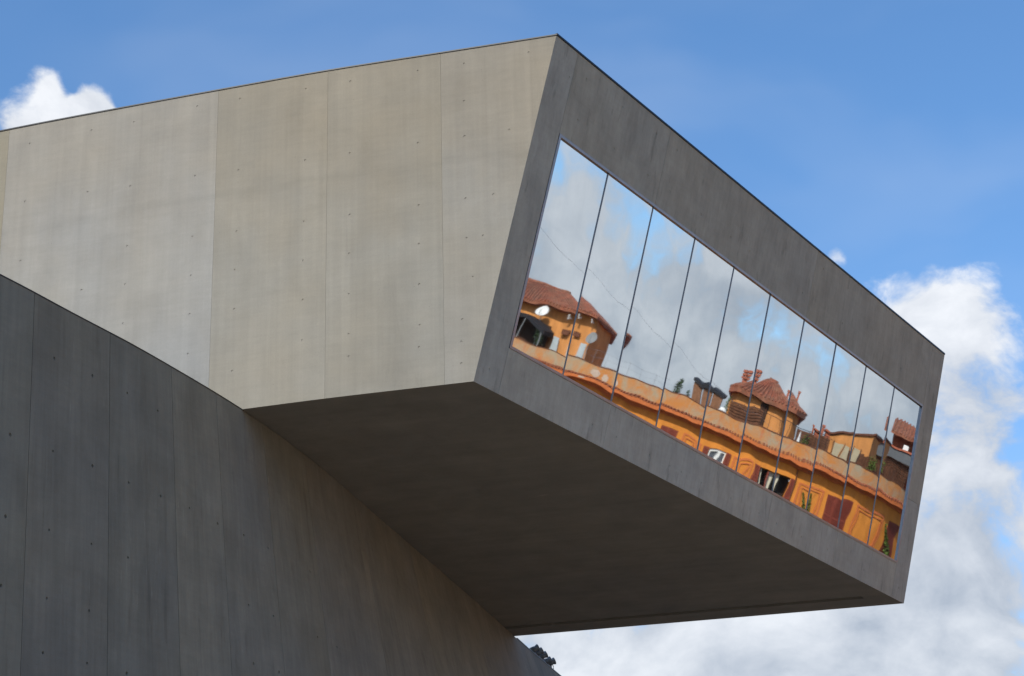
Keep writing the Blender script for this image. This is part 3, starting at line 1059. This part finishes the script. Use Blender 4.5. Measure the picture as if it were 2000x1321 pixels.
def hip_roof(parent, eave, ridge, ze, zr, th=.12):
    """tiled hip roof: eave polygon in plan, ridge as two plan points; rolls of tiles run down each slope"""
    r0, r1 = (np.array((*q[:2], zr)) for q in ridge)
    E_ = [np.array((*p[:2], ze)) for p in eave]
    ax = r1 - r0
    L2 = ax @ ax
    m_ = MB()
    n = len(E_)
    near_ = lambda p: r0 + ax * (min(max((p - r0) @ ax / L2, 0), 1) if L2 > 1e-6 else 0)
    for i in range(n):
        a, b = E_[i], E_[(i + 1) % n]
        ra, rb = near_(a), near_(b)
        k = max(2, int(np.linalg.norm(b - a) / .26))
        for j in range(k):
            f0, f1 = j / k, (j + 1) / k
            p0, p1 = a + (b - a) * f0, a + (b - a) * f1
            q0_, q1_ = ra + (rb - ra) * f0, ra + (rb - ra) * f1
            m_.add([p0, p1, q1_, q0_], [(0, 1, 2, 3)])
            pm, qm = (p0 + p1) / 2 + np.array((0, 0, .015)), (q0_ + q1_) / 2 + np.array((0, 0, .015))
            m_.tube([pm, pm + (qm - pm) * .97], [.075, .05], 6)
        dn = np.array((0, 0, th))
        m_.add([a - dn, b - dn, b, a], [(0, 1, 2, 3)])
    m_.add([p - np.array((0, 0, th)) for p in E_], [tuple(range(n))])
    o = m_.build('roof', 'roof_tiles', parent)
    MB().tube([r0 + np.array((0, 0, .03)), r1 + np.array((0, 0, .03))] if L2 > .01 else [r0, r0 + np.array((0, 0, .12))], .10, 8).build('ridge_tile', 'roof_tiles', o)
    return o


ZF = 21.63
# first rooftop house with hip roof
t1 = [fac.at(u, o) for u, o in ((2.0, -1.8), (12.75, -1.8), (12.7, -4.3), (9.8, -8.0), (1.5, -8.2))]
h1 = solid(bld, 'rooftop_house', 'stucco_turret', t1, ZF, 24.9)
hip_roof(h1, [fac.at(u, o) for u, o in ((1.4, -1.2), (13.0, -1.2), (12.95, -4.6), (10.2, -8.6), (1.0, -8.8))], [fac.at(2.5, -4.6), fac.at(9.0, -4.4)], 24.96, 26.25)
cb('door', 'pale_door', h1, 10.7, 11.25, -1.80, -1.77, ZF + .02, 23.55)
cb('door', 'pale_door', h1, 12.0, 12.55, -1.80, -1.77, ZF + .02, 23.5)
cb('lintel', 'tile_edge', h1, 11.3, 11.75, -1.80, -1.72, 23.75, 24.0)
for u in (11.45, 12.35):
    MB().tube([fac.at(u, -1.78, 24.62), fac.at(u, -1.5, 24.55), fac.at(u, -1.42, 24.72)], .06, 8).build('wall_lamp', 'white_paint', h1)
# second rooftop house, smaller, with arched window
t2 = [fac.at(u, o) for u, o in ((21.3, -2.4), (21.75, -1.7), (24.45, -1.7), (24.95, -2.4), (24.95, -5.2), (21.3, -5.2))]
h2 = solid(bld, 'rooftop_house', 'stucco_turret', t2, ZF, 24.1)
hip_roof(h2, [fac.at(u, o) for u, o in ((20.98, -2.2), (21.6, -1.3), (24.6, -1.3), (25.25, -2.2), (25.25, -5.6), (20.98, -5.6))], [fac.at(22.7, -3.5), fac.at(23.3, -3.5)], 24.12, 25.17, th=.22)
aw = MB()
arc = [(22.62, 22.55), (23.32, 22.55)] + [(22.97 + .35 * math.cos(a), 23.66 + .35 * math.sin(a)) for a in np.linspace(0, math.pi, 9)]
aw.add([fac.at(u, -1.68, z) for u, z in arc] + [fac.at(u, -1.72, z) for u, z in arc], [tuple(range(11)), tuple(range(21, 10, -1))] + [(i, (i + 1) % 11, 11 + (i + 1) % 11, 11 + i) for i in range(11)])
aw.build('arched_window', 'dark_wood', h2)
for i in range(3):
    cb('window_bar', 'tile_edge', h2, 22.64 + .2 * i + .1, 22.66 + .2 * i + .12, -1.68, -1.655, 22.6, 23.7)


def chimney(parent, u, o, z0, z1, w, fancy=False):
    m_ = MB()
    cbox(m_, u - w / 2, u + w / 2, o - w / 2, o + w / 2, z0, z1 - .3 if fancy else z1 - .1)
    c_ = m_.build('chimney', 'terracotta', parent)
    m2 = MB()
    if fancy:
        for k_ in range(3):
            for j in range(4):
                a = j * math.pi / 2 + k_ * .5
                cx_, co_ = u + .16 * math.cos(a), o + .16 * math.sin(a)
                cbox(m2, cx_ - .09, cx_ + .09, co_ - .09, co_ + .09, z1 - .3 + .17 * k_, z1 - .18 + .17 * k_)
    else:
        cbox(m2, u - w * .7, u + w * .7, o - w * .7, o + w * .7, z1 - .1, z1)
    m2.build('chimney_cap', 'terracotta', c_)


chimney(h2, 21.75, -2.9, 24.2, 25.15, .28, True)
chimney(h2, 24.35, -2.6, 24.2, 25.05, .16)
chimney(h2, 24.0, -2.5, 24.2, 24.75, .10)
chimney(bld, 26.1, -3.2, ZF, 24.0, .18)
chimney(bld, 26.65, -3.2, ZF, 23.85, .55)
cb('chimney_base', 'chimney_stone', bld, 25.8, 26.95, -3.7, -2.8, ZF, 23.35)
# third house: low; a lighter sheet on the flank paints in its brightness
c3, l3 = fac.at(29.9, -2.0), fac.at(26.75, -2.3)
r3 = rp(1733, 858, 40.8)
p3 = [l3[:2], c3[:2], r3[:2], (r3 + (l3 - c3) * .9)[:2]]
h3 = solid(bld, 'rooftop_house', 'stucco_turret', p3, ZF, [23.62, 24.48, 24.50, 23.62])
nn = np.array((-(r3 - c3)[1], (r3 - c3)[0]))
nn = nn / np.linalg.norm(nn)
if nn @ (CAM[:2] - c3[:2]) < 0:
    nn = -nn
MB().hexa([np.array((*(q[:2] + nn * o_), z)) for z, zc in ((ZF, 0), (24.44, 0)) for q, o_ in ((c3, .004), (r3, .004), (r3, .02), (c3, .02))]).build('flank', 'stucco_bright_flank', h3)
ctr = np.mean([np.array(p) for p in p3], axis=0)
rv = []
for p, z in zip(p3, [23.62, 24.48, 24.50, 23.62]):
    q = ctr + (np.array(p) - ctr) * 1.10
    rv.append(np.array((*q, z + .0)))
MB().hexa([v + np.array((0, 0, .01)) for v in rv] + [v + np.array((0, 0, .11)) for v in rv]).build('roof', 'tile_edge', h3)

# fourth house beyond the bend: tiled lean-to roof, dark wall, canopy and trellis below
O4, d4 = refl(1765, 880)
N4 = -np.array((d4[0], d4[1], 0)) / math.hypot(d4[0], d4[1])
P4 = O4 + d4 * 45.0


def p4(px, py, back=0.0):
    P, d = refl(px, py)
    P0 = P4 - N4 * back
    return P + d * (((P0 - P) @ N4) / (d @ N4))


h4 = empty('terrace_house', p4(1765, 960))
h4.location.z = ZF
tag(h4, 'red-brown rooftop house with tiled roof and grey canopy at the bend of the parapet', 'house')
wt = [p4(1745, 842, b_) for b_ in (1.0, 5)]
wt = [wt[0], wt[0] + np.cross(N4, (0, 0, 1.0)) * 3.4, wt[1] + np.cross(N4, (0, 0, 1.0)) * 3.4, wt[1]]
if (wt[1] - wt[0]) @ (p4(1860, 868, 1.0) - wt[0]) < 0:
    wt = [wt[0], 2 * wt[0] - wt[1], 2 * wt[3] - wt[2], wt[3]]
hx = MB().hexa([np.array((q[0], q[1], ZF)) for q in wt] + [np.array((q[0], q[1], wt[0][2])) for q in wt])
hx.build('wall', 'stucco_redbrown', h4)
ra, rb = p4(1737, 838, .3), p4(1862, 882, .3)
rb[2] = ra[2]
ta, tb_ = ra - N4 * 2.6 + np.array((0, 0, 1.0)), rb - N4 * 2.6 + np.array((0, 0, 1.0))
m = MB()
m.add([ra, rb, tb_, ta] + [q - np.array((0, 0, .1)) for q in (ra, rb, tb_, ta)], [(0, 1, 2, 3), (7, 6, 5, 4), (0, 4, 5, 1), (1, 5, 6, 2), (2, 6, 7, 3), (3, 7, 4, 0)])
k = int(np.linalg.norm(rb - ra) / .24)
for j in range(k):
    f = (j + .5) / k
    m.tube([ra + (rb - ra) * f + np.array((0, 0, .02)), ta + (tb_ - ta) * f + np.array((0, 0, .02))], .075, 6)
m.build('roof', 'roof_tiles', h4)
m = MB()
ca, cb_ = p4(1729, 866, -.6), p4(1800, 897, -.6)
ca2, cb2 = p4(1729, 866, 1.0), p4(1800, 897, 1.0)
for q in (cb_, ca2, cb2):
    q[2] = ca[2]
h_ = np.array((0, 0, .12))
m.hexa([ca, cb_, cb2, ca2, ca + h_, cb_ + h_, cb2 + h_, ca2 + h_])
m.build('canopy', 'terracotta', h4)
m = MB()
dd = np.array((0, 0, .62))
m.hexa([ca - dd - N4 * .1, cb_ - dd - N4 * .1, cb2 - dd, ca2 - dd, ca - N4 * .1 - h_ * .05, cb_ - N4 * .1 - h_ * .05, cb2 - h_ * .05, ca2 - h_ * .05])
m.build('canopy_skirt', 'grey_canopy', h4)
acp = [p4(1771, 866, .1), p4(1788, 873, .1)]
acp[1][2] = acp[0][2]
hz = np.array((0, 0, -.46))
tag(MB().hexa([acp[0] + hz, acp[1] + hz, acp[1] + hz - N4 * .3, acp[0] + hz - N4 * .3, acp[0], acp[1], acp[1] - N4 * .3, acp[0] - N4 * .3]).build('air_conditioner', 'white_paint'),
    'white air conditioner unit below the tiled roof of red-brown rooftop house', 'air conditioner')
# lattice trellis below the canopy
tr = empty('trellis', (ca - dd * 2.5))
tag(tr, 'dark wooden lattice trellis under the grey canopy of rooftop house', 'trellis')
ta_, tb2 = ca - dd - N4 * .05, cb_ - dd - N4 * .05
hh = np.array((0, 0, -1.45))
m = MB()
for j in range(14):
    f = j / 13
    m.tube([ta_ + (tb2 - ta_) * f, ta_ + (tb2 - ta_) * f + hh], .018, 5)
for j in range(8):
    m.tube([ta_ + hh * j / 7, tb2 + hh * j / 7], .016, 5)
m.build('lattice', 'dark_wood', tr)
m = MB()
m.hexa([ta_ + hh - N4 * .3, tb2 + hh - N4 * .3, tb2 + hh - N4 * .4, ta_ + hh - N4 * .4, ta_ - N4 * .3, tb2 - N4 * .3, tb2 - N4 * .4, ta_ - N4 * .4])
m.build('backing', 'wood_screen', tr)


def dish(px_u, off, z, r, label, mat, group=None):
    c_ = fac.at(px_u, off, z)
    n_ = fac.n(px_u) * .86 + np.array((0, 0, .35)) + fac.tan(px_u) * .2
    n_ /= np.linalg.norm(n_)
    a_ = np.cross(n_, (0, 0, 1.0))
    a_ /= np.linalg.norm(a_)
    b_ = np.cross(a_, n_)
    e_ = tag(empty('satellite_dish', fac.at(px_u, off, z - r)), label, 'dish')
    m_ = MB()
    rings = []
    for k_ in range(5):
        rr = r * k_ / 4
        rings.append([c_ + n_ * (.18 * r * (k_ / 4) ** 2) + rr * (a_ * math.cos(q) + b_ * math.sin(q)) for q in np.linspace(0, 2 * math.pi, 18, endpoint=False)])
    v = [q for ri_ in rings for q in ri_]
    f_ = [(i * 18 + j, i * 18 + (j + 1) % 18, (i + 1) * 18 + (j + 1) % 18, (i + 1) * 18 + j) for i in range(4) for j in range(18)]
    m_.add(v, f_)
    m_.build('reflector', mat, e_, smooth=True)
    MB().tube([c_ - b_ * r, c_ + n_ * r * 1.1 - b_ * .2 * r], .015, 5).build('feed_arm', 'grey_metal', e_)
    MB().tube([c_ - n_ * .02, c_ - n_ * .2, c_ - n_ * .2 - np.array((0, 0, max(.3, z - 22.5)))], .025, 6).build('mast', 'grey_metal', e_)


dish(9.6, -1.4, 24.5, .27, 'white satellite dish above the black awning on the rooftop terrace', 'white_paint')
dish(12.95, -1.25, 23.80, .34, 'grey satellite dish in front of the shaded corner of rooftop house', 'dish_grey')

# dark pergola with black awning beside the first house
pg = empty('pergola', fac.at(9.0, -.9, ZF))
tag(pg, 'dark wooden pergola under a sagging black awning on the terrace', 'pergola')
m = MB()
for u0, u1, z0, z1 in ((6.5, 9.2, 24.0, 23.95), (9.2, 10.7, 23.95, 23.45)):
    m.hexa([fac.at(u0, -.5, z0 - .22), fac.at(u1, -.5, z1 - .22), fac.at(u1, -1.7, z1 - .05), fac.at(u0, -1.7, z0 - .05),
            fac.at(u0, -.5, z0), fac.at(u1, -.5, z1), fac.at(u1, -1.7, z1 + .2), fac.at(u0, -1.7, z0 + .2)])
m.build('awning', 'black_awning', pg)
cb('screen', 'dark_wood', pg, 6.6, 10.3, -1.72, -1.62, ZF, 23.9)
for u in (7.0, 9.15, 10.5):
    MB().tube([fac.at(u, -.55, ZF), fac.at(u, -.55, 23.75 if u < 10 else 23.4)], .03, 6).build('post', 'grey_metal', pg)


def foliage(name, label, cat, pts, mat, n, leaf, rad, group=None, stem=True):
    """leafy plant: leaves scattered round a line of points, on woody stems"""
    e_ = tag(empty(name, pts[0]), label, cat, group)
    rg = random.Random(len(label) * 7 + n)
    m_ = MB()
    for _ in range(n):
        f_ = rg.random() * (len(pts) - 1)
        i_ = int(f_)
        c_ = pts[i_] + (pts[i_ + 1] - pts[i_]) * (f_ - i_)
        rr = rad[i_] + (rad[i_ + 1] - rad[i_]) * (f_ - i_) if isinstance(rad, list) else rad
        v_ = np.array([rg.gauss(0, 1) for _ in range(3)])
        c_ = c_ + v_ / np.linalg.norm(v_) * rr * rg.random() ** .5
        a_ = np.array([rg.gauss(0, 1) for _ in range(3)])
        a_ /= np.linalg.norm(a_)
        b_ = np.cross(a_, [rg.gauss(0, 1) for _ in range(3)])
        b_ /= np.linalg.norm(b_)
        s_ = leaf * rg.uniform(.6, 1.3)
        m_.add([c_ - a_ * s_, c_ + b_ * s_ * .45, c_ + a_ * s_, c_ - b_ * s_ * .45], [(0, 1, 2, 3)])
    m_.build('foliage', mat, e_)
    if stem:
        MB().tube(pts, [.02] * len(pts), 5).build('stem', 'dark_wood', e_)
    return e_


A_ = lambda *q: fac.at(q[0], q[1], q[2])
foliage('shrub', 'dark green conical shrub behind the parapet beside the brown reed screen', 'shrub', [A_(18.55, -1.2, 22.2), A_(18.5, -1.2, 22.8), A_(18.45, -1.2, 23.35)], 'leaf_dark', 320, .07, [.30, .26, .12])
foliage('shrub', 'low dark shrub between the conical shrub and the reed screen', 'shrub', [A_(19.25, -.9, 22.2), A_(19.3, -.9, 22.85)], 'leaf_dark', 160, .06, [.24, .16])
foliage('climbing_plant', 'straggling vine over the end of the black awning', 'vine', [A_(10.35, -.7, 22.4), A_(10.4, -.7, 23.0), A_(10.3, -.7, 23.4)], 'leaf_dark', 300, .06, [.32, .3, .2])
foliage('climbing_plant', 'green climber on the orange wall beside the closed shutters', 'vine', [A_(26.75, .14, 18.6), A_(26.6, .14, 19.6), A_(26.42, .14, 20.35)], 'leaf_green', 420, .06, [.16, .14, .07])
foliage('climbing_plant', 'tall green climber beside the single wide brown shutter', 'vine', [A_(31.9, .14, 18.4), A_(31.3, .14, 19.5), A_(30.75, .14, 20.55)], 'leaf_green', 520, .065, [.2, .16, .07])
foliage('potted_plant', 'yellow-green leafy plant against the slatted screen by the arched window', 'plant', [A_(22.75, -.7, 22.1), A_(22.75, -.7, 22.85)], 'leaf_green', 160, .06, [.2, .16])
foliage('potted_plant', 'green bush on the terrace beside the small white parasol', 'plant', [A_(25.55, -.6, 22.2), A_(25.6, -.6, 23.0)], 'leaf_green', 220, .06, [.24, .2])
foliage('potted_plant', 'bright green bush in front of the pale flank of low house', 'plant', [A_(29.4, -.8, 22.2), A_(29.5, -.8, 23.2)], 'leaf_green', 320, .065, [.26, .36])
foliage('potted_plant', 'sparse yellowish climber between the reed screen and arched window house', 'plant', [A_(21.35, -.9, 22.2), A_(21.45, -.9, 23.5)], 'leaf_green', 200, .06, [.22, .16])
tag(MB().tube([A_(25.2, -.6, 22.2), A_(25.2, -.6, 23.15)], [.22, .012], 8).build('parasol', 'white_paint'), 'small folded white parasol behind the parapet', 'parasol')
tag(MB().tube([A_(21.25, -.7, 22.3), A_(21.25, -.7, 22.62), A_(21.25, -.7, 22.78)], [.10, .26, .18], 10).build('planter', 'white_paint'), 'round white planter on the terrace beside the reed screen', 'planter')

# screens and railings along the parapet
for u0, u1, z1, lab in ((19.62, 20.25, 23.75, 'brown reed screen with dark slanted cap beside the conical shrub'), (20.35, 20.95, 23.65, 'brown reed screen with dark slanted cap beside the white planter')):
    e_ = tag(empty('reed_hut', A_((u0 + u1) / 2, -1.0, ZF)), lab, 'screen')
    cb('panel', 'reed_screen', e_, u0, u1, -1.2, -.95, ZF, z1 - .2)
    MB().hexa([A_(u0 - .1, -.85, z1 - .16), A_(u1 + .1, -.85, z1 - .40), A_(u1 + .1, -1.9, z1 - .2), A_(u0 - .1, -1.9, z1 + .1),
               A_(u0 - .1, -.85, z1), A_(u1 + .1, -.85, z1 - .24), A_(u1 + .1, -1.9, z1 - .05), A_(u0 - .1, -1.9, z1 + .2)]).build('cap', 'black_awning', e_)
e_ = tag(empty('slatted_screen', A_(22.3, -.5, ZF)), 'dark brown slatted wooden screen in front of the arched window', 'screen')
for j in range(7):
    cb('slat', 'wood_screen', e_, 21.65, 23.05, -.52, -.48, 22.45 + j * .125, 22.545 + j * .125)
cb('backing', 'dark_wood', e_, 21.66, 23.04, -.60, -.585, 22.3, 23.2)
for u in (21.68, 22.35, 23.0):
    cb('post', 'dark_wood', e_, u - .025, u + .025, -.58, -.525, ZF, 23.36)
e_ = tag(empty('terrace_railing', A_(24, -.3, ZF)), 'thin black railing along the parapet before the arched window house', 'railing')
for u in np.arange(23.1, 26.9, .62):
    MB().tube([A_(u, -.15, 22.5), A_(u, -.15, 23.22)], .016, 5).build('post', 'black_awning', e_)
MB().tube([A_(u, -.15, 23.22) for u in np.arange(23.1, 26.95, .3)], .016, 5).build('rail', 'black_awning', e_)
e_ = tag(empty('slatted_screen', A_(25.9, -.8, ZF)), 'brown slatted screen beside the stone chimneys on the terrace', 'screen')
for j in range(7):
    cb('slat', 'wood_screen', e_, 24.95, 26.6, -.98, -.94, 22.4 + j * .125, 22.5 + j * .125)
cb('backing', 'dark_wood', e_, 24.97, 26.58, -1.04, -.985, 22.2, 23.24)
e_ = tag(empty('cloth_screen', A_(27.4, -.5, ZF)), 'pale cloth screen panels on a black frame along the parapet', 'screen')
for u0 in (26.95, 27.55):
    cb('panel', 'pale_cloth', e_, u0 + .03, u0 + .52, -.42, -.40, 22.5, 23.22)
for u in (26.93, 27.52, 28.12):
    MB().tube([A_(u, -.38, 22.4), A_(u, -.38, 23.3)], .022, 5).build('post', 'black_awning', e_)
e_ = tag(empty('wood_fence', A_(29.2, -.9, ZF)), 'dark wooden fence behind the bright green bush on the terrace', 'fence')
for j, u in enumerate(np.arange(28.2, 31.6, .22)):
    cb('board', 'wood_screen', e_, u, u + .2, -1.16, -1.12 + .01 * (j % 2), 22.2, 23.15 + .04 * (j % 3))
e_ = tag(empty('wire_fence', A_(15.5, -.15, ZF)), 'thin wire fence on the bare stretch of parapet next to rooftop house', 'fence')
for u in np.arange(13.4, 18.6, .85):
    MB().tube([A_(u, -.13, 22.5), A_(u, -.13, 23.15)], .010, 5).build('post', 'grey_metal', e_)
for z in (22.85, 23.12):
    MB().tube([A_(u, -.13, z) for u in np.arange(13.4, 18.5, .4)], .004, 4).build('wire', 'grey_metal', e_)
cable = [rp(1040, 440, 30), rp(1250, 620, 34), rp(1460, 800, 37), rp(1640, 920, 39)]
tag(MB().tube(spline(cable, 6), .0045, 4).build('overhead_cable', 'grey_metal'), 'thin overhead cable crossing the sky in the window reflection', 'cable')

# ------------------------------------------------------------------ floodlights on the far end of the curved wall
principled('lamp_grey', (.20, .225, .25), .5, metal=.2, var=.4, vscale=14)
fl = empty('floodlight_cluster', wall.at(wall.near(at_z(1065, 1298, ZW)), -.12, ZW + .03))
tag(fl, 'cluster of small dark grey floodlights with a cable loop on the curved wall top', 'floodlight')
u0 = wall.near(at_z(1046, 1283, ZW))
u1 = wall.near(at_z(1084, 1312, ZW))
rg = random.Random(5)
for k in range(5):
    u = u0 + (u1 - u0) * k / 4
    z = ZW + .25 + rg.uniform(-.03, .05)
    tt, nn_ = wall.tan(u), wall.n(u)
    c_ = wall.at(u, -.10, z)
    ax = tt * .35 + nn_ * .8 + np.array((0, 0, .25 + .2 * rg.random()))
    ax /= np.linalg.norm(ax)
    h_ob = MB().tube([c_ - ax * .16, c_ - ax * .12, c_ + ax * .05, c_ + ax * .13, c_ + ax * .15], [.045, .08, .095, .125, .12], 12).build('lamp_head', 'lamp_grey', fl)
    for j in range(4):
        MB().tube([c_ - ax * (.13 - .04 * j), c_ - ax * (.115 - .04 * j)], .108, 12).build('cooling_fin', 'lamp_grey', h_ob)
    MB().tube([wall.at(u, -.1, ZW + .03), c_ - np.array((0, 0, .08))], .03, 6).build('bracket', 'lamp_grey', fl)
MB().tube([wall.at(u, -.12, ZW + .14) for u in np.linspace(u0 - .1, u1 + .1, 6)], .035, 6).build('conduit', 'lamp_grey', fl)
lp = [wall.at(u1 + .12 + .16 * math.sin(a), -.08, ZW + .16 + .10 * math.cos(a)) for a in np.linspace(-2.4, 3.4, 14)]
MB().tube(lp, .014, 5).build('cable', 'lamp_grey', fl)
